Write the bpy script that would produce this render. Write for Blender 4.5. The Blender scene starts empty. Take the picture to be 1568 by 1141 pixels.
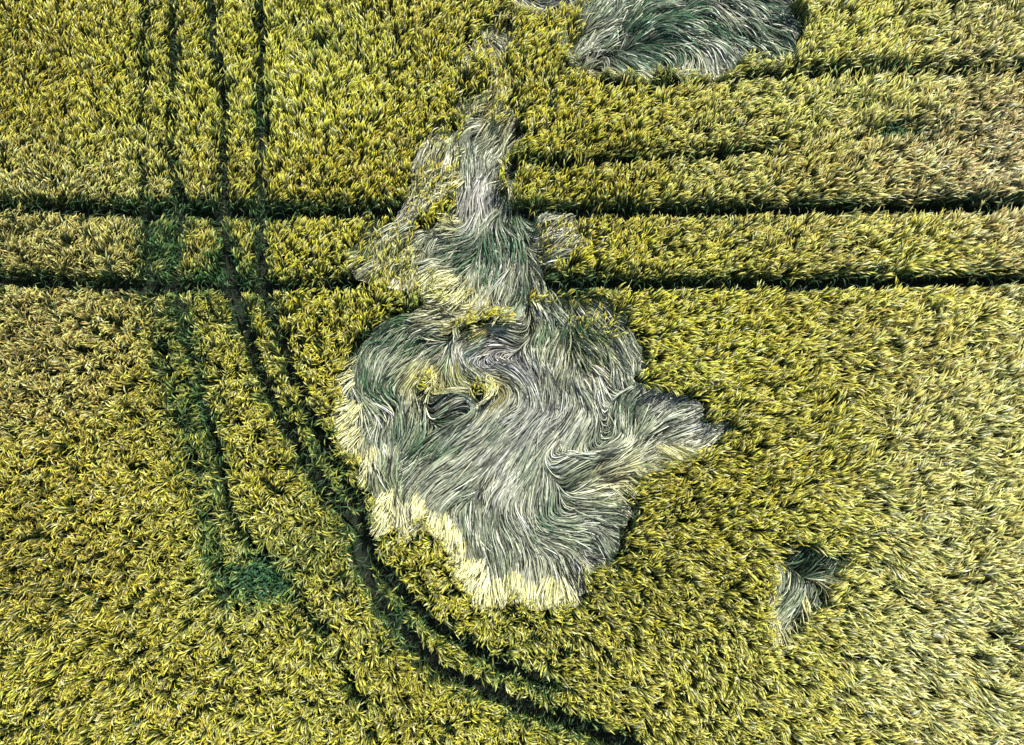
import bpy, math, numpy as np
from mathutils import Vector
rng=np.random.default_rng(7)
# ------------------------------------------------------------------ camera
LENS=26.7; TILT=math.radians(8); D=19.3
c_,s_=math.cos(TILT),math.sin(TILT)
CAM=np.array([0,-D*s_,D*c_+0.6])
def P2W(pts,z=0.5):
    a=np.asarray(pts,float).reshape(-1,2)
    u=(a[:,0]-784)/1568*36/LENS; v=-(a[:,1]-570.5)/1568*36/LENS
    dy=v*c_+s_; dz=v*s_-c_
    t=(z-CAM[2])/dz
    return np.stack([CAM[0]+u*t,CAM[1]+dy*t],1)
sc=bpy.context.scene
cd=bpy.data.cameras.new("camera"); cam=bpy.data.objects.new("camera",cd); sc.collection.objects.link(cam)
cd.lens=LENS; cd.sensor_width=36; cam.location=CAM; cam.rotation_euler=(TILT,0,0); cd.clip_end=3000; sc.camera=cam
# ------------------------------------------------------------------ light
az=math.radians(28); el=math.radians(47)   # az from +Y toward +X
sd=Vector((math.sin(az)*math.cos(el),math.cos(az)*math.cos(el),math.sin(el)))
sl=bpy.data.lights.new("sun","SUN"); sl.energy=5.0; sl.angle=math.radians(.5); sl.color=(1,.96,.87)
so=bpy.data.objects.new("sun",sl); sc.collection.objects.link(so); so.rotation_euler=sd.to_track_quat('Z','Y').to_euler()
w=bpy.data.worlds.new("World"); sc.world=w; w.use_nodes=True
nt=w.node_tree; bg=nt.nodes["Background"]; sk=nt.nodes.new("ShaderNodeTexSky"); sk.sky_type='NISHITA'; sk.sun_disc=False
sk.sun_elevation=el; sk.sun_rotation=az; nt.links.new(sk.outputs[0],bg.inputs[0]); bg.inputs[1].default_value=.12
sc.view_settings.view_transform='Standard'; sc.view_settings.look='None'; sc.view_settings.exposure=0
# ------------------------------------------------------------------ noise helpers
def vnoise(x,y,scale,seed):
    r=np.random.default_rng(seed).random((128,128))
    X=x/scale+1000; Y=y/scale+1000
    i=np.floor(X).astype(int); j=np.floor(Y).astype(int); fx=X-i; fy=Y-j
    fx=fx*fx*(3-2*fx); fy=fy*fy*(3-2*fy)
    a=r[i%128,j%128]; b=r[(i+1)%128,j%128]; c=r[i%128,(j+1)%128]; d=r[(i+1)%128,(j+1)%128]
    return ((a*(1-fx)+b*fx)*(1-fy)+(c*(1-fx)+d*fx)*fy)*2-1
def sstep(a,b,x):
    t=np.clip((x-a)/(b-a),0,1); return t*t*(3-2*t)
# ------------------------------------------------------------------ feature maps (plan coordinates, metres)
X0,X1,Y0,Y1,GS=-18.,18.,-12.5,14.,.06
gx=np.arange(X0,X1,GS); gy=np.arange(Y0,Y1,GS); GX,GY=np.meshgrid(gx,gy,indexing='ij')
def sample(m,x,y):
    i=np.clip((x-X0)/GS,0,len(gx)-1.001); j=np.clip((y-Y0)/GS,0,len(gy)-1.001)
    a=i.astype(int); b=j.astype(int); fx=i-a; fy=j-b
    return (m[a,b]*(1-fx)+m[a+1,b]*fx)*(1-fy)+(m[a,b+1]*(1-fx)+m[a+1,b+1]*fx)*fy
def polydist(pl,closed=True):
    W=P2W(pl); n=len(W); d=np.full(GX.shape,1e9); ins=np.zeros(GX.shape,bool)
    for k in range(n if closed else n-1):
        a=W[k]; b=W[(k+1)%n]; e=b-a; L=max(e@e,1e-9)
        t=np.clip(((GX-a[0])*e[0]+(GY-a[1])*e[1])/L,0,1)
        d=np.minimum(d,(GX-a[0]-t*e[0])**2+(GY-a[1]-t*e[1])**2)
        if closed and a[1]!=b[1]:
            cr=((a[1]>GY)!=(b[1]>GY))&(GX<(b[0]-a[0])*(GY-a[1])/(b[1]-a[1])+a[0]); ins^=cr
    d=np.sqrt(d)
    return np.where(ins,-d,d) if closed else d
main=[(700,455),(735,462),(790,450),(835,462),(880,485),(925,500),(950,530),(965,565),(960,590),(1000,598),(1040,613),(1075,635),(1104,660),(1085,682),(1040,690),(1010,705),(975,725),(955,750),(958,790),(945,830),(915,860),(888,868),(885,903),(850,913),(800,910),(735,906),(720,880),(702,850),(688,825),(660,790),(642,775),(622,815),(582,803),(575,770),(570,712),(558,697),(532,692),(522,640),(527,600),(540,560),(560,525),(590,495),(630,475),(670,478)]
stemp=[(790,188),(802,200),(775,240),(768,290),(762,315),(800,335),(806,360),(815,400),(800,440),(800,470),(690,470),(700,430),(675,405),(640,400),(655,370),(700,352),(705,300),(700,250),(720,215),(750,200)]
topr=[(905,94),(872,82),(885,45),(910,15),(920,-60),(1200,-60),(1215,60),(1195,82),(1130,94),(1090,106),(1048,126),(1030,108),(990,104),(940,106)]
topv=[(775,-60),(875,-60),(868,8),(830,20),(785,10)]
hole=[(1210,850),(1240,846),(1280,855),(1270,876),(1248,892),(1248,930),(1212,962),(1190,985),(1182,930),(1200,890)]
isl=[[(698,502),(715,480),(745,470),(785,482),(775,496),(735,498),(712,510)],
     [(860,472),(905,466),(945,500),(930,530),(905,505),(885,520),(870,495)],
     [(640,592),(655,560),(668,566),(662,596)],[(722,598),(742,580),(756,590),(738,604)],
     [(690,448),(715,440),(722,456),(700,462)]]
part=[[(642,215),(690,185),(712,200),(700,245),(692,290),(650,318),(622,330),(632,270),(645,235)],
      [(537,395),(560,350),(600,345),(655,345),(700,345),(690,400),(660,430),(590,440),(548,425)],
      [(712,60),(728,30),(778,32),(788,60),(770,98),(740,102),(716,88)],
      [(700,175),(712,152),(745,148),(765,165),(745,190),(712,194)],
      [(745,95),(768,95),(790,140),(798,190),(768,205),(752,150)],
      [(803,362),(822,336),(872,333),(900,350),(915,375),(872,388),(830,403),(810,392)],
      [(940,545),(975,523),(992,545),(965,570)],[(1412,12),(1440,2),(1465,18),(1440,32)],
      [(660,430),(705,425),(730,470),(690,480),(655,470),(640,445)],
      [(800,445),(860,450),(930,475),(985,520),(960,560),(900,560),(840,500)]]
w1=vnoise(GX,GY,.45,3); w2=vnoise(GX,GY,.2,4)
yb=P2W([(784,500)])[0,1]; yc=P2W([(784,620)])[0,1]
rag=1.15+.6*sstep(yc,yb,GY)
wob=(.13*w1+.14*w2)*rag
SDm=np.full(GX.shape,1e9)
for p in (main,stemp,topr,topv,hole): SDm=np.minimum(SDm,polydist(p)-.13)
SDm=SDm+wob
for p in isl: SDm=np.maximum(SDm,-polydist(p)+.03+.12*w2+.1*w1)
SDp=np.full(GX.shape,1e9)
for p in part: SDp=np.minimum(SDp,polydist(p)-.08)
SDp=SDp+(.13*w1+.13*w2)*2.0
SD=np.minimum(SDm,SDp)
def blur(m,n):
    for _ in range(n):
        m=(m+np.roll(m,1,0)+np.roll(m,-1,0))/3; m=(m+np.roll(m,1,1)+np.roll(m,-1,1))/3
    return m
g=np.gradient(blur(SDm,6)); gl=np.sqrt(g[0]**2+g[1]**2)+1e-6; GNX=g[0]/gl; GNY=g[1]/gl
# wheel tracks: (polyline, half width m, strength)
tracks=[([(-150,314),(0,318),(200,325),(400,329),(530,327),(622,322)],.095,1),
 ([(760,322),(830,327),(1000,326),(1240,323),(1568,318),(1760,314)],.11,1),
 ([(-150,426),(0,432),(200,438),(400,443),(560,435)],.095,1),
 ([(805,435),(900,436),(1000,438),(1200,436),(1568,430),(1760,428)],.10,1),
 ([(870,100),(960,132),(1060,128),(1150,120),(1300,114),(1568,112),(1760,110)],.085,.92),
 ([(785,246),(850,252),(950,246),(1050,242),(1180,232)],.07,.8),
 ([(268,-120),(264,0),(270,120),(264,230),(274,330),(266,430),(280,500),(296,560),(315,630),(335,700),(352,770)],.08,.78),
 ([(232,-120),(226,60),(218,200),(224,330),(226,430),(242,520),(264,600),(290,690),(315,770),(335,850),(350,900)],.08,.62),
 ([(318,-120),(325,60),(345,160),(343,260),(342,340),(352,430),(375,510),(400,570),(428,630),(460,690),(505,760),(555,815),(575,860)],.09,.86),
 ([(392,-120),(402,60),(400,180),(400,250),(399,340),(402,430),(420,490),(445,560),(470,620),(500,690),(540,760),(570,820)],.085,.86),
 ([(545,830),(560,880),(590,930),(630,980),(670,1020),(730,1050),(800,1082),(880,1110),(960,1141),(1080,1200)],.12,.97),
 ([(575,860),(610,900),(660,950),(710,985),(770,1015),(840,1045)],.09,.90),
 ([(352,770),(385,830),(430,890),(480,950),(520,1010),(560,1080)],.07,.6)]
def smooth_line(pl):
    W=P2W(pl,0.4); out=[]
    for i in range(len(W)-1):
        p0=W[max(i-1,0)];p1=W[i];p2=W[i+1];p3=W[min(i+2,len(W)-1)]
        for t in np.linspace(0,1,8,endpoint=False):
            out.append(.5*((2*p1)+(-p0+p2)*t+(2*p0-5*p1+4*p2-p3)*t*t+(-p0+3*p1-3*p2+p3)*t**3))
    out.append(W[-1]); return np.array(out)
TK=np.zeros(GX.shape); TKw=np.zeros(GX.shape)
for pl,hw,st in tracks:
    d=polydist(pl,False)+.07*vnoise(GX,GY,.3,21)
    stn=st-(1-st)*.9*vnoise(GX,GY,1.3,22)
    TK=np.maximum(TK,stn*(1-sstep(hw*.8,hw*1.3,d)))
    TKw=np.maximum(TKw,st*(1-sstep(hw,hw+.35,d)))
def blobs(lst):
    m=np.zeros(GX.shape)
    for (px,py,rx,ry,a) in lst:
        c=P2W([(px,py)])[0]; m=np.maximum(m,a*np.exp(-(((GX-c[0])*60/rx)**2+((GY-c[1])*60/ry)**2)))
    return m
def rbf(lst,p=2,eps=1.2):
    W=P2W([l[0] for l in lst]); V=np.array([l[1] for l in lst],float)
    num=[np.zeros(GX.shape) for _ in range(V.shape[1])]; den=np.zeros(GX.shape)
    for k in range(len(W)):
        wt=1/((GX-W[k,0])**2+(GY-W[k,1])**2+eps)**p; den+=wt
        for q in range(V.shape[1]): num[q]+=wt*V[k,q]
    return [n/den for n in num]
# lodged flow (image dx,dy)
flow=[((780,520),(-1,-.1)),((735,530),(-1,.3)),((810,545),(.6,.8)),((760,560),(.9,.5)),((840,600),(.2,1)),((830,650),(-.5,.9)),((770,640),(-.7,.7)),((740,700),(-.8,.7)),((690,740),(-.8,.7)),((640,740),(-.6,.8)),
 ((780,740),(-.5,.9)),((745,790),(-.1,1)),((790,810),(.4,.9)),((850,815),(1,.5)),((900,790),(1,.1)),((930,830),(.9,.5)),((830,760),(-.2,1)),((880,720),(.8,-.4)),((930,700),(.9,-.3)),((890,660),(-.3,1)),
 ((960,640),(.3,-.9)),((1000,640),(.7,-.7)),((1060,655),(.9,-.3)),((1010,680),(.9,-.4)),((900,600),(.3,1)),((930,560),(.4,.9)),((860,540),(.0,1)),((840,490),(.3,.9)),((890,510),(.5,.8)),
 ((660,495),(-1,-.1)),((600,510),(-.9,.5)),((565,560),(-.3,1)),((610,560),(-.7,.7)),((580,620),(.6,.7)),((540,640),(.0,1)),((560,680),(.1,1)),((630,640),(-.4,.9)),((680,630),(.9,-.4)),((660,680),(-.7,.7)),((620,700),(-.6,.8)),((700,660),(-.8,.6)),
 ((600,770),(.0,1)),((700,820),(.1,1)),((780,880),(.1,1)),((860,880),(.2,1)),
 ((740,430),(.1,1)),((760,390),(.2,1)),((700,375),(-1,.2)),((740,330),(-.3,1)),((730,270),(-.4,.9)),((775,210),(-.7,.7)),((790,370),(.4,.9)),
 ((900,70),(.5,-.8)),((940,50),(.6,-.8)),((950,90),(.3,.9)),((980,40),(.9,-.5)),((1000,75),(.6,.7)),((1050,50),(1,.3)),((1040,10),(.9,-.2)),((1110,40),(.8,.7)),((1100,90),(.4,.9)),((1150,0),(.9,.5)),((1170,60),(.8,.6)),((1048,100),(.1,.9)),
 ((665,230),(-.5,.9)),((640,300),(-.2,1)),((590,370),(-.6,.6)),((620,410),(-.5,.8)),((750,60),(.3,.9)),((840,360),(.8,-.3)),((1255,865),(.8,-.6)),((1200,930),(-.5,.9)),((1225,915),(-.5,.9)),((1240,930),(-.1,1)),
 ((660,555),(-.6,.8)),((690,560),(.2,1)),((725,575),(.7,.7))]
FX,FY=rbf(flow,3,.12); FY=-FY
# standing lean (image dx,dy)
lean=[((100,100),(.05,-.8)),((450,150),(.15,-.85)),((250,250),(.05,-.8)),((100,600),(-.1,-.1)),((300,950),(-.1,.2)),((100,1050),(-.2,.3)),((700,1000),(.1,.2)),((1000,1000),(.5,.3)),((1400,1050),(.9,.25)),((1450,700),(1.,-.25)),((1150,550),(.8,-.3)),((1450,350),(.9,-.4)),((1100,200),(.6,-.5)),((1400,150),(.7,-.6)),((900,300),(.4,-.6)),((480,380),(.2,-.6)),((450,650),(.1,-.1)),((1000,800),(.7,.0))]
LX,LY=rbf(lean,2,2.); LY=-LY
# crop colour (albedo of ears)
colr=[((100,100),(.52,.45,.04)),((450,80),(.49,.45,.04)),((600,250),(.55,.46,.04)),((60,400),(.60,.48,.15)),((60,560),(.58,.47,.14)),((100,750),(.53,.44,.05)),((300,650),(.45,.40,.04)),((450,900),(.37,.35,.05)),((150,1000),(.50,.43,.05)),((500,700),(.43,.39,.04)),
 ((700,970),(.38,.36,.04)),((750,1080),(.39,.37,.04)),((1000,900),(.40,.38,.05)),((960,1040),(.42,.39,.06)),((1100,800),(.43,.40,.05)),((1150,1050),(.46,.42,.08)),((1450,1000),(.54,.48,.17)),((1450,700),(.54,.49,.16)),((1200,650),(.49,.44,.06)),((1100,450),(.56,.48,.05)),((1420,275),(.72,.55,.24)),((1130,290),(.62,.49,.12)),((1540,270),(.74,.55,.28)),((1400,380),(.57,.48,.07)),
 ((900,300),(.54,.46,.04)),((900,180),(.55,.45,.04)),((1300,150),(.53,.47,.10)),((1500,60),(.56,.49,.15)),((1300,40),(.57,.49,.08)),((480,480),(.46,.40,.035)),((850,420),(.56,.47,.04))]
CR,CG,CB=rbf(colr,2,.8)
GREEN=blobs([(1370,210,60,26,1),(1320,170,60,20,.7),(1190,225,50,14,.5),(400,885,70,45,.8),(480,850,80,60,.4),(490,75,35,28,.8),(470,40,30,30,.4),(340,330,150,18,.6),(250,380,36,60,.65),(340,420,40,40,.6),(1440,15,40,22,.8),(830,435,60,12,.8),(1240,850,25,22,.7),(600,960,40,40,.5),(300,500,60,60,.3),(310,640,30,90,.4),(320,820,30,90,.4),(720,165,25,20,.8),(860,430,50,14,.6),(1100,400,60,30,.15),(640,470,60,14,.5),(880,470,70,22,.7),(530,880,60,30,.4),(560,800,60,60,.2)])
GREEN=np.clip(GREEN+.7*TKw,0,1)
GAP=blobs([(395,885,30,20,1),(1243,866,26,13,1.1),(490,75,14,12,.9),(1440,17,24,10,1),(1370,212,34,10,.5),(240,370,16,60,.5),(500,870,20,20,.6),(780,340,34,14,.8),(330,905,14,18,.7),(705,260,8,50,.8),(720,165,16,10,.9),(690,330,40,8,.6)])
HOLE=blobs([(575,605,26,12,1.1),(700,560,8,20,.9),(690,620,44,9,1),(780,340,40,14,1),(600,375,40,10,1),(680,240,10,50,1),(1245,868,34,16,1.3),(960,545,24,10,1),(840,445,40,10,.8),(730,508,60,8,.9),(950,600,12,40,.8),(655,765,14,10,.8),(800,560,40,5,.5),(1040,15,50,6,.8),(960,30,8,30,.8),(1110,20,10,40,.7),(900,470,40,10,.9),(640,640,9,30,.7),(560,560,12,20,.6),(840,780,10,40,.4),(650,400,40,8,.9),(930,530,10,20,.9),(640,610,40,8,.9),(1000,610,40,7,.7)])
HOLE=np.maximum(HOLE,.85*sstep(.45,.8,vnoise(GX,GY,.42,71)))
# lodged colour weights; LG also paints upper-left shade, LP the sunlit rim
LG=blobs([(585,580,50,45,1.2),(620,500,60,28,1.1),(660,650,60,35,1.),(610,700,40,30,.7),(840,770,22,60,.8),(950,660,60,35,.6),(770,345,40,28,1.1),(720,385,60,25,.8),(890,500,60,35,.9),(860,700,40,40,.4),(1040,20,190,44,1.1),(960,70,80,35,.9),(1150,65,70,30,.8),(820,0,60,20,.5),(700,620,40,20,.9),(590,360,60,25,.9),(1240,870,50,30,1.1),(1225,920,40,30,.6),(720,170,30,20,1),(800,430,15,30,.8)])
LV=blobs([(775,530,60,20,1.),(735,260,30,60,1),(700,470,40,30,.5),(840,610,60,60,.6),(770,700,60,60,.4),(910,560,40,30,.6),(1000,640,50,30,.6),(820,0,50,20,1),(750,60,30,30,.7),(850,360,30,25,.5)])
LP=blobs([(800,885,110,26,.8),(610,780,40,35,.7),(540,650,20,60,.8),(670,230,35,60,.65),(640,300,25,30,.9),(600,420,50,20,.9),(540,395,15,30,.6),(1040,690,60,10,.8),(905,560,18,22,.8),(690,440,50,24,.7),(920,740,60,20,.5),(1050,114,60,12,.9),(940,102,50,10,.8),(1205,945,25,35,.8),(740,480,50,20,.7),(770,130,25,40,.6)])
LYE=blobs([(660,565,24,28,.8),(730,580,26,16,.9),(695,545,20,12,.6),(600,390,60,50,.45),(770,110,40,70,.8),(660,240,40,70,.35),(690,445,50,30,.7),(850,365,40,30,.3),(900,510,60,30,.2),(940,745,50,30,.4),(740,490,60,12,.8),(560,760,60,60,.3)])
# depth of the up-turned straw edge (m), coloured pale as a sunlit rim
FW=.18+blobs([(800,895,110,55,.60),(610,780,55,70,.40),(540,650,35,80,.38),(870,880,50,45,.4),(660,810,50,50,.30),(1040,110,140,30,.28),(1040,695,80,25,.3),(950,740,50,50,.2)])
# ------------------------------------------------------------------ strand mesh builder
def strands(name,P,W,S,C,mat):
    n,k=P.shape[:2]
    off=S*W[...,None]*.5
    V=np.stack([P-off,P+off],2).astype(np.float32)     # n,k,2,3
    base=(np.arange(n)*k*2)[:,None]+(np.arange(k-1)*2)[None]
    F=np.stack([base,base+1,base+3,base+2],-1).astype(np.int32).ravel()
    me=bpy.data.meshes.new(name); me.vertices.add(n*k*2); me.vertices.foreach_set("co",V.ravel())
    nf=n*(k-1); me.loops.add(nf*4); me.loops.foreach_set("vertex_index",F); me.polygons.add(nf)
    me.polygons.foreach_set("loop_start",np.arange(nf,dtype=np.int32)*4)
    me.update(calc_edges=True)
    ca=me.color_attributes.new("tint",'FLOAT_COLOR','POINT')
    CC=np.ones((n,k,2,4),np.float32); CC[...,:3]=C[:,:,None,:]
    ca.data.foreach_set("color",CC.ravel())
    me.materials.append(mat); ob=bpy.data.objects.new(name,me); sc.collection.objects.link(ob); return ob
def crop_mat(name,rough,trans,spec):
    m=bpy.data.materials.new(name); m.use_nodes=True; t=m.node_tree; N=t.nodes; L=t.links
    b=N["Principled BSDF"]; out=N["Material Output"]
    a=N.new("ShaderNodeAttribute"); a.attribute_name="tint"
    no=N.new("ShaderNodeTexNoise"); no.inputs["Scale"].default_value=9; no.inputs["Detail"].default_value=1
    tc=N.new("ShaderNodeTexCoord"); L.new(tc.outputs["Object"],no.inputs["Vector"])
    mr=N.new("ShaderNodeMapRange"); mr.inputs[1].default_value=.3; mr.inputs[2].default_value=.7; mr.inputs[3].default_value=.8; mr.inputs[4].default_value=1.2
    L.new(no.outputs[0],mr.inputs[0])
    vm=N.new("ShaderNodeVectorMath"); vm.operation='SCALE'; L.new(a.outputs["Color"],vm.inputs[0]); L.new(mr.outputs[0],vm.inputs["Scale"])
    L.new(vm.outputs[0],b.inputs["Base Color"]); b.inputs["Roughness"].default_value=rough; b.inputs["Specular IOR Level"].default_value=spec
    if trans>0:
        tr=N.new("ShaderNodeBsdfTranslucent"); L.new(vm.outputs[0],tr.inputs[0]); mx=N.new("ShaderNodeMixShader"); mx.inputs[0].default_value=trans
        L.new(b.outputs[0],mx.inputs[1]); L.new(tr.outputs[0],mx.inputs[2]); L.new(mx.outputs[0],out.inputs[0])
    return m
mat_stand=crop_mat("barley_ear",.45,.10,.5); mat_leaf=crop_mat("barley_leaf",.5,.2,.4); mat_lodge=crop_mat("lodged_straw",.36,0,.5)
# ------------------------------------------------------------------ clumps
def clumps(x,y,cs,seed):
    r=np.random.default_rng(seed); J=r.random((256,256,2)); A=r.random((256,256,4))
    ci=np.floor(x/cs).astype(int); cj=np.floor(y/cs).astype(int)
    bd=np.full(x.shape,1e9); bx=np.zeros_like(x); by=np.zeros_like(x); at=np.zeros((len(x),4))
    for di in (-1,0,1):
        for dj in (-1,0,1):
            i=ci+di; j=cj+dj; jj=J[i%256,j%256]; px=(i+jj[:,0])*cs; py=(j+jj[:,1])*cs
            d=(px-x)**2+(py-y)**2; m=d<bd; bd[m]=d[m]; bx[m]=px[m]; by[m]=py[m]; at[m]=A[i%256,j%256][m]
    return bx,by,np.sqrt(bd),at
XA,XB,YA,YB=-16.2,16.2,-10.8,12.4
def stems(dens,seed):
    r=np.random.default_rng(seed); n=int((XB-XA)*(YB-YA)*dens)
    x=r.uniform(XA,XB,n); y=r.uniform(YA,YB,n)
    sm=sample(SDm,x,y); sp=sample(SDp,x,y); tk=sample(TK,x,y); gp=sample(GAP,x,y)
    k=(sm>.0)&((sp>0)|(r.random(n)<.22))&(r.random(n)>tk*1.15)&(r.random(n)>gp*.95)
    return x[k],y[k],r
# ---- standing ears
x,y,r=stems(440,11); n=len(x)
bx,by,bd,at=clumps(x,y,.18,5)
lx=sample(LX,x,y); ly=sample(LY,x,y)
ang=(at[:,0]-.5)*2.1+r.normal(0,.42,n)+.6*vnoise(x,y,1.1,31)
la=np.arctan2(ly,lx); lm=np.clip(np.hypot(lx,ly),0,1)
rand_a=at[:,3]*2*np.pi+r.normal(0,.6,n)
vx=np.cos(la+ang*.6)*lm+np.cos(rand_a)*(1-lm)*.8; vy=np.sin(la+ang*.6)*lm+np.sin(rand_a)*(1-lm)*.8
big=1+.32*sstep(4,13,x)-.06*sstep(-5,-13,x)
Ln=(.22+.18*r.random(n)+.06*at[:,1])*big
gr=sample(GREEN,x,y)
h=.70+.20*(at[:,2]-.5)+.12*vnoise(x,y,.6,8)+r.normal(0,.08,n)-.10*sample(TKw,x,y)-.22*gr*(gr>.6)
tx=(bx-x)*.2+vx*Ln; ty=(by-y)*.2+vy*Ln
k=(r.random(n)>.97*sample(TK,x+tx,y+ty))&(r.random(n)>.97*sample(TK,x+tx*.6,y+ty*.6))&(sample(SDm,x+tx,y+ty)>-.10)
x,y,bx,by,bd,at,tx,ty,h,gr,big=[q[k] for q in (x,y,bx,by,bd,at,tx,ty,h,gr,big)]; n=len(x)
tips=np.stack([x+tx,y+ty],1); neck=np.stack([x+tx*.28,y+ty*.28],1); mid=np.stack([x+tx*.65,y+ty*.65],1)
P=np.zeros((n,4,3)); P[:,0,0]=x;P[:,0,1]=y; P[:,1,:2]=neck;P[:,1,2]=h*.88; P[:,2,:2]=mid;P[:,2,2]=h*.98; P[:,3,:2]=tips;P[:,3,2]=h*(1.0-.10*r.random(n))
W=np.stack([np.full(n,.007),.012+.008*r.random(n),(.018+.020*r.random(n))*big,np.full(n,.005)],1)
sa=np.arctan2(ty,tx)+np.pi/2+r.normal(0,.2,n); S=np.stack([np.cos(sa),np.sin(sa),r.normal(0,.45,n)],1); S/=np.linalg.norm(S,axis=1)[:,None]
S=np.repeat(S[:,None],4,1)
ear=np.stack([sample(CR,x,y),sample(CG,x,y),sample(CB,x,y)],1)*np.array([1.90,1.74,1.25])
br=(1+.44*r.normal(0,1,n)+.28*(at[:,1]-.5)+.25*vnoise(x,y,2.5,40)+.12*vnoise(x,y,6.,42)).clip(.2,1.8)
pale=(r.random(n)<.25)[:,None]; ear=np.where(pale,ear*.62+np.array([.44,.41,.25]),ear)
gmix=np.clip(gr*.95+.32*(r.random(n)<.26)+.18*vnoise(x,y,1.7,41),0,1)[:,None]
ear=ear*(1-gmix)+np.array([.09,.23,.06])*gmix
ear=(ear*br[:,None]).clip(.01,.9)
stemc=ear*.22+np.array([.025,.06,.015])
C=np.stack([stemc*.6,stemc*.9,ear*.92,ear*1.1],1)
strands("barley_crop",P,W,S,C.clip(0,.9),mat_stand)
# ---- leaves low
x,y,r=stems(100,12); n=len(x); a=r.uniform(0,2*np.pi,n); L=.18+.16*r.random(n); h=.30+.28*r.random(n)
P=np.zeros((n,4,3)); dx=np.cos(a)*L; dy=np.sin(a)*L
for q,(f,z) in enumerate([(0,.55),(.25,.95),(.65,1.0),(1,.75)]): P[:,q,0]=x+dx*f; P[:,q,1]=y+dy*f; P[:,q,2]=h*z
W=np.stack([np.full(n,.010),np.full(n,.020),np.full(n,.018),np.full(n,.003)],1)
S=np.stack([-np.sin(a),np.cos(a),r.normal(0,.4,n)],1); S/=np.linalg.norm(S,axis=1)[:,None]; S=np.repeat(S[:,None],4,1)
gb=(.6+.8*r.random(n))[:,None]; C=np.repeat((np.array([.055,.12,.04])*gb)[:,None],4,1)
strands("barley_leaf_layer",P,W,S,C,mat_leaf)
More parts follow.
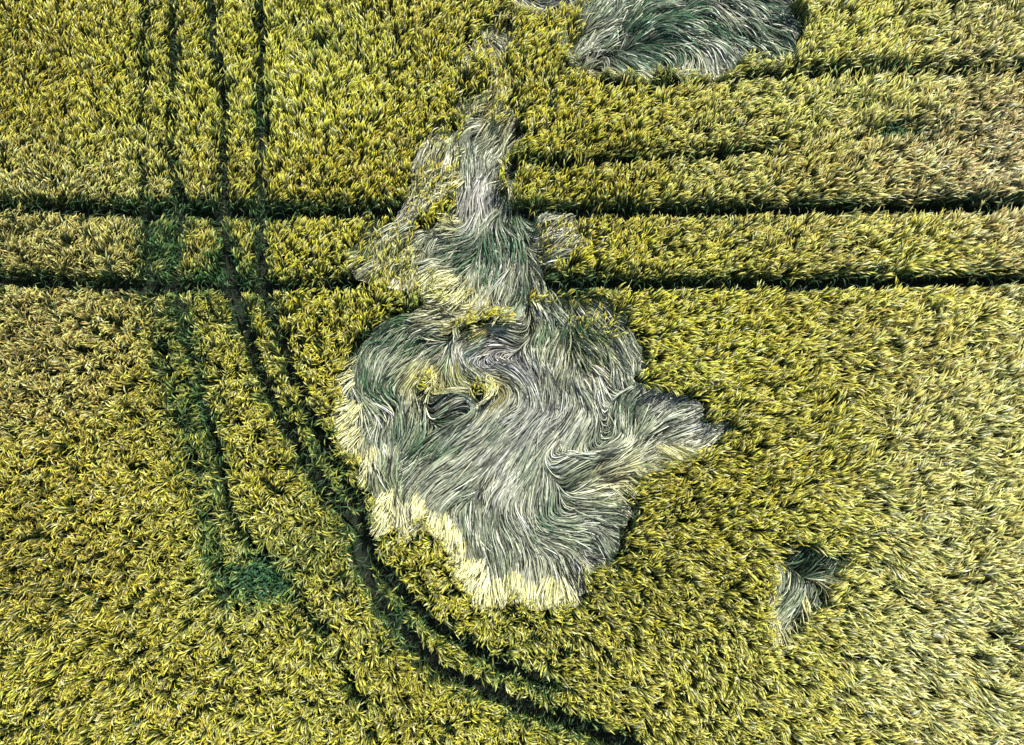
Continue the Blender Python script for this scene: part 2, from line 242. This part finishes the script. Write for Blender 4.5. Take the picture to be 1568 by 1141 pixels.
# ---- lodged strands following the flow
def lodged(name,dens,seed,fringe=False):
    r=np.random.default_rng(seed); n=int((XB-XA)*(YB-YA)*dens); x=r.uniform(XA,XB,n); y=r.uniform(YA,YB,n)
    sdv=sample(SD,x,y); sm=sample(SDm,x,y); fw=sample(FW,x,y)*(1+.8*vnoise(x,y,.35,34))
    gnx=sample(GNX,x,y); gny=sample(GNY,x,y); dot=-.55*gnx-.85*gny
    if fringe: k=(sm<-.0)&(sm>-fw)&(r.random(n)<sstep(-.05,.5,dot+.4*vnoise(x,y,.3,33)))
    else: k=(sdv<.03)&(r.random(n)>.95*sample(HOLE,x,y))&((sm<.03)|(r.random(n)<.75))
    x,y,sdv,sm,gnx,gny,dot=[q[k] for q in (x,y,sdv,sm,gnx,gny,dot)]; n=len(x)
    bx,by,bd,at=clumps(x,y,.26,77); _,_,bd2,at2=clumps(x,y,.11,78)
    # calm = 1 in the wide combed centre, 0 in the tangled rest
    calm=sample(CALM,x,y)
    K=10; L=(.55+.5*r.random(n)+.35*calm) if not fringe else (.32+.36*r.random(n))
    jit=r.normal(0,.09,n)+((at[:,0]-.5)*.9+.45*vnoise(x,y,.9,51))*(1-.75*calm)+(at2[:,0]-.5)*.32
    inP=(sample(SDp,x,y)<.03)&(sm>0); ye=sample(LYE,x,y)
    px,py=x.copy(),y.copy(); P=np.zeros((n,K,3)); 
    lift=.17+(.20*vnoise(x,y,.7,52)+.32*(at[:,1]-.5))*(1-.5*calm)+.16*(at2[:,1]-.5)+.26*inP+.22*ye*(sm<0)
    lay=r.random(n)
    for q in range(K):
        f=q/(K-1)
        P[:,q,0]=px; P[:,q,1]=py
        if fringe: z=.10+(.70-.22*lay)*f**.9
        else:
            env=math.sin(math.pi*min(1,f*.62+.12)); z=.03+(lift*.8+.10*lay)*env
        P[:,q,2]=np.maximum(z,.02)
        fx=sample(FX,px,py); fy=sample(FY,px,py)
        if fringe:
            fx=fx*.6/(np.hypot(fx,fy)+.1)+gnx*.5; fy=fy*.6/(np.hypot(fx,fy)+.1)+gny*.6-.2
        a=np.arctan2(fy,fx)+jit+r.normal(0,.03,n)
        if not fringe: a=a+.25*vnoise(px,py,.35,53)*(1-.85*calm)
        sn=sample(SD,px+np.cos(a)*.1,py+np.sin(a)*.1)
        slow=1-sstep(-.08 if not fringe else .0,.15 if not fringe else .32,sn)*.94
        st=L/(K-1)*slow
        px=px+np.cos(a)*st; py=py+np.sin(a)*st
    T=np.gradient(P,axis=1); plen=np.linalg.norm(np.diff(P[...,:2],axis=1),axis=2).sum(1)
    wf=np.clip(plen/.35,.25,1)
    W=((.012+.016*r.random(n))*wf)[:,None]*np.interp(np.linspace(0,1,K),[0,.2,.6,.85,1],[.6,1,1,.8,.2])[None]
    S=np.stack([-T[...,1],T[...,0],np.zeros((n,K))],-1); S/=np.linalg.norm(S,axis=2)[...,None]+1e-9
    S[...,2]+=(r.normal(0,.6,n)+(at[:,2]-.5)*1.2)[:,None]; S/=np.linalg.norm(S,axis=2)[...,None]
    g=np.clip(sample(LG,x,y)+.5*vnoise(x,y,.5,61)+.5*(at[:,3]-.5)+.22*r.normal(0,1,n)+.04,0,1)[:,None]
    v=np.clip(sample(LV,x,y)+.35*vnoise(x,y,.9,62),0,1)[:,None]
    p=np.clip(sample(LP,x,y)+.50*(r.random(n)<.26)+.30*vnoise(x,y,.4,63)-.06,0,1)[:,None]
    yl=np.clip(ye*(.4+1.0*r.random(n)),0,1)[:,None]
    base=np.array([.43,.46,.32])*(1-v)+np.array([.45,.42,.43])*v
    col=base*(1-g)+np.array([.045,.135,.055])*g
    col=col*(1-p)+np.array([.86,.83,.56])*p
    col=col*(1-yl)+np.array([.76,.66,.15])*yl
    if fringe: col=np.array([.95,.90,.55])*(.8+.2*r.random((n,1)))+np.array([.0,.0,-.14])*(r.random((n,1))<.5)  # cream straw, brightened in its colour to read as sunlit on sun-facing edges
    col=col*((1.0+.6*r.normal(0,1,n)+.9*(at2[:,3]-.5)+.4*(at[:,1]-.5)).clip(.08,2.6) if not fringe else (1.15+.25*r.normal(0,1,n)+.45*(at2[:,3]-.5)).clip(.3,1.4))[:,None]
    ramp=(np.linspace(.45,1.15,K) if not fringe else np.linspace(.75,1.1,K))[None,:,None]  # roots darkened and tips lightened: shade and highlight put into the colour
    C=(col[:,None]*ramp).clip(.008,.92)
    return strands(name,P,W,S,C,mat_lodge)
CALM=np.clip(blobs([(790,680,110,120,1.2),(780,800,70,80,1),(700,740,70,50,1),(790,550,70,40,1),(600,530,60,60,.9),(1010,650,60,40,.9),(660,650,50,40,.6),(1040,50,120,60,.5),(735,290,30,110,.8)]),0,1)
lodged("lodged_barley",840,21)
lodged("lodged_barley_fringe",500,22,True)
# ------------------------------------------------------------------ weeds
def weeds(name,px,py,rad,n,seed):
    r=np.random.default_rng(seed); c=P2W([(px,py)],.3)[0]
    a0=r.uniform(0,2*np.pi,n); rr=rad*np.sqrt(r.random(n)); x=c[0]+np.cos(a0)*rr; y=c[1]+np.sin(a0)*rr*.7
    a=r.uniform(0,2*np.pi,n); L=.10+.14*r.random(n); h=(.25+.35*r.random(n))
    P=np.zeros((n,4,3))
    for q,(f,z) in enumerate([(0,.7),(.3,1),(.7,1.02),(1,.85)]): P[:,q,0]=x+np.cos(a)*L*f; P[:,q,1]=y+np.sin(a)*L*f; P[:,q,2]=h*z
    W=np.stack([np.full(n,.01),np.full(n,.045),np.full(n,.04),np.full(n,.004)],1)
    S=np.stack([-np.sin(a),np.cos(a),r.normal(0,.3,n)],1); S/=np.linalg.norm(S,axis=1)[:,None]; S=np.repeat(S[:,None],4,1)
    C=np.repeat((np.array([.05,.14,.055])*(.4+1.2*r.random(n))[:,None])[:,None],4,1)
    strands(name,P,W,S,C,mat_leaf)
weeds("weed_patch",400,890,.7,340,1); weeds("weed_patch.001",1375,212,.85,420,2)
# ------------------------------------------------------------------ ground + wheel tracks
def soil_mat(name,c1,c2,c3):
    m=bpy.data.materials.new(name); m.use_nodes=True; t=m.node_tree; N=t.nodes; L=t.links; b=N["Principled BSDF"]
    tc=N.new("ShaderNodeTexCoord"); no=N.new("ShaderNodeTexNoise"); no.inputs["Scale"].default_value=5; no.inputs["Detail"].default_value=8
    L.new(tc.outputs["Object"],no.inputs["Vector"]); cr=N.new("ShaderNodeValToRGB"); e=cr.color_ramp.elements
    e[0].position=.35; e[0].color=(*c1,1); e[1].position=.7; e[1].color=(*c3,1); k=e.new(.52); k.color=(*c2,1)
    L.new(no.outputs[0],cr.inputs[0]); L.new(cr.outputs[0],b.inputs["Base Color"]); b.inputs["Roughness"].default_value=.95
    bp=N.new("ShaderNodeBump"); bp.inputs["Distance"].default_value=.05; L.new(no.outputs[0],bp.inputs["Height"]); L.new(bp.outputs[0],b.inputs["Normal"]); return m
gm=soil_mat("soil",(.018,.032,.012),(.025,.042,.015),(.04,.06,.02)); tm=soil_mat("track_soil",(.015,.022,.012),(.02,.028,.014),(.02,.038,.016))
ax=np.concatenate([-np.geomspace(900,18,14),np.linspace(-17,17,120),np.geomspace(18,900,14)])
VX,VY=np.meshgrid(ax,ax,indexing='ij'); VZ=np.where((abs(VX)<30)&(abs(VY)<30),.02*vnoise(VX,VY,.7,90)-.02,-.02)
m_=len(ax); verts=np.stack([VX,VY,VZ],-1).reshape(-1,3); I=np.arange(m_*m_).reshape(m_,m_)
faces=np.stack([I[:-1,:-1],I[1:,:-1],I[1:,1:],I[:-1,1:]],-1).reshape(-1,4)
me=bpy.data.meshes.new("ground"); me.from_pydata(verts.tolist(),[],faces.tolist()); me.materials.append(gm); sc.collection.objects.link(bpy.data.objects.new("ground",me))
for i,(pl,hw,st) in enumerate(tracks):
    c=smooth_line(pl); t=np.gradient(c,axis=0); t/=np.linalg.norm(t,axis=1)[:,None]; nn=np.stack([-t[:,1],t[:,0]],1)
    prof=[(-1.6,.006),(-1.2,.05),(-.8,.02),(0,.012),(.8,.02),(1.2,.05),(1.6,.006)]; zo=.004*i*.3
    v=[(c[j,0]+nn[j,0]*hw*1.2*u,c[j,1]+nn[j,1]*hw*1.2*u,z+zo) for j in range(len(c)) for u,z in prof]; q=len(prof)
    f=[(j*q+k,j*q+k+1,(j+1)*q+k+1,(j+1)*q+k) for j in range(len(c)-1) for k in range(q-1)]
    me=bpy.data.meshes.new("wheel_track"); me.from_pydata(v,[],f); me.materials.append(tm)
    sc.collection.objects.link(bpy.data.objects.new("wheel_track" if i==0 else "wheel_track.%03d"%i,me))
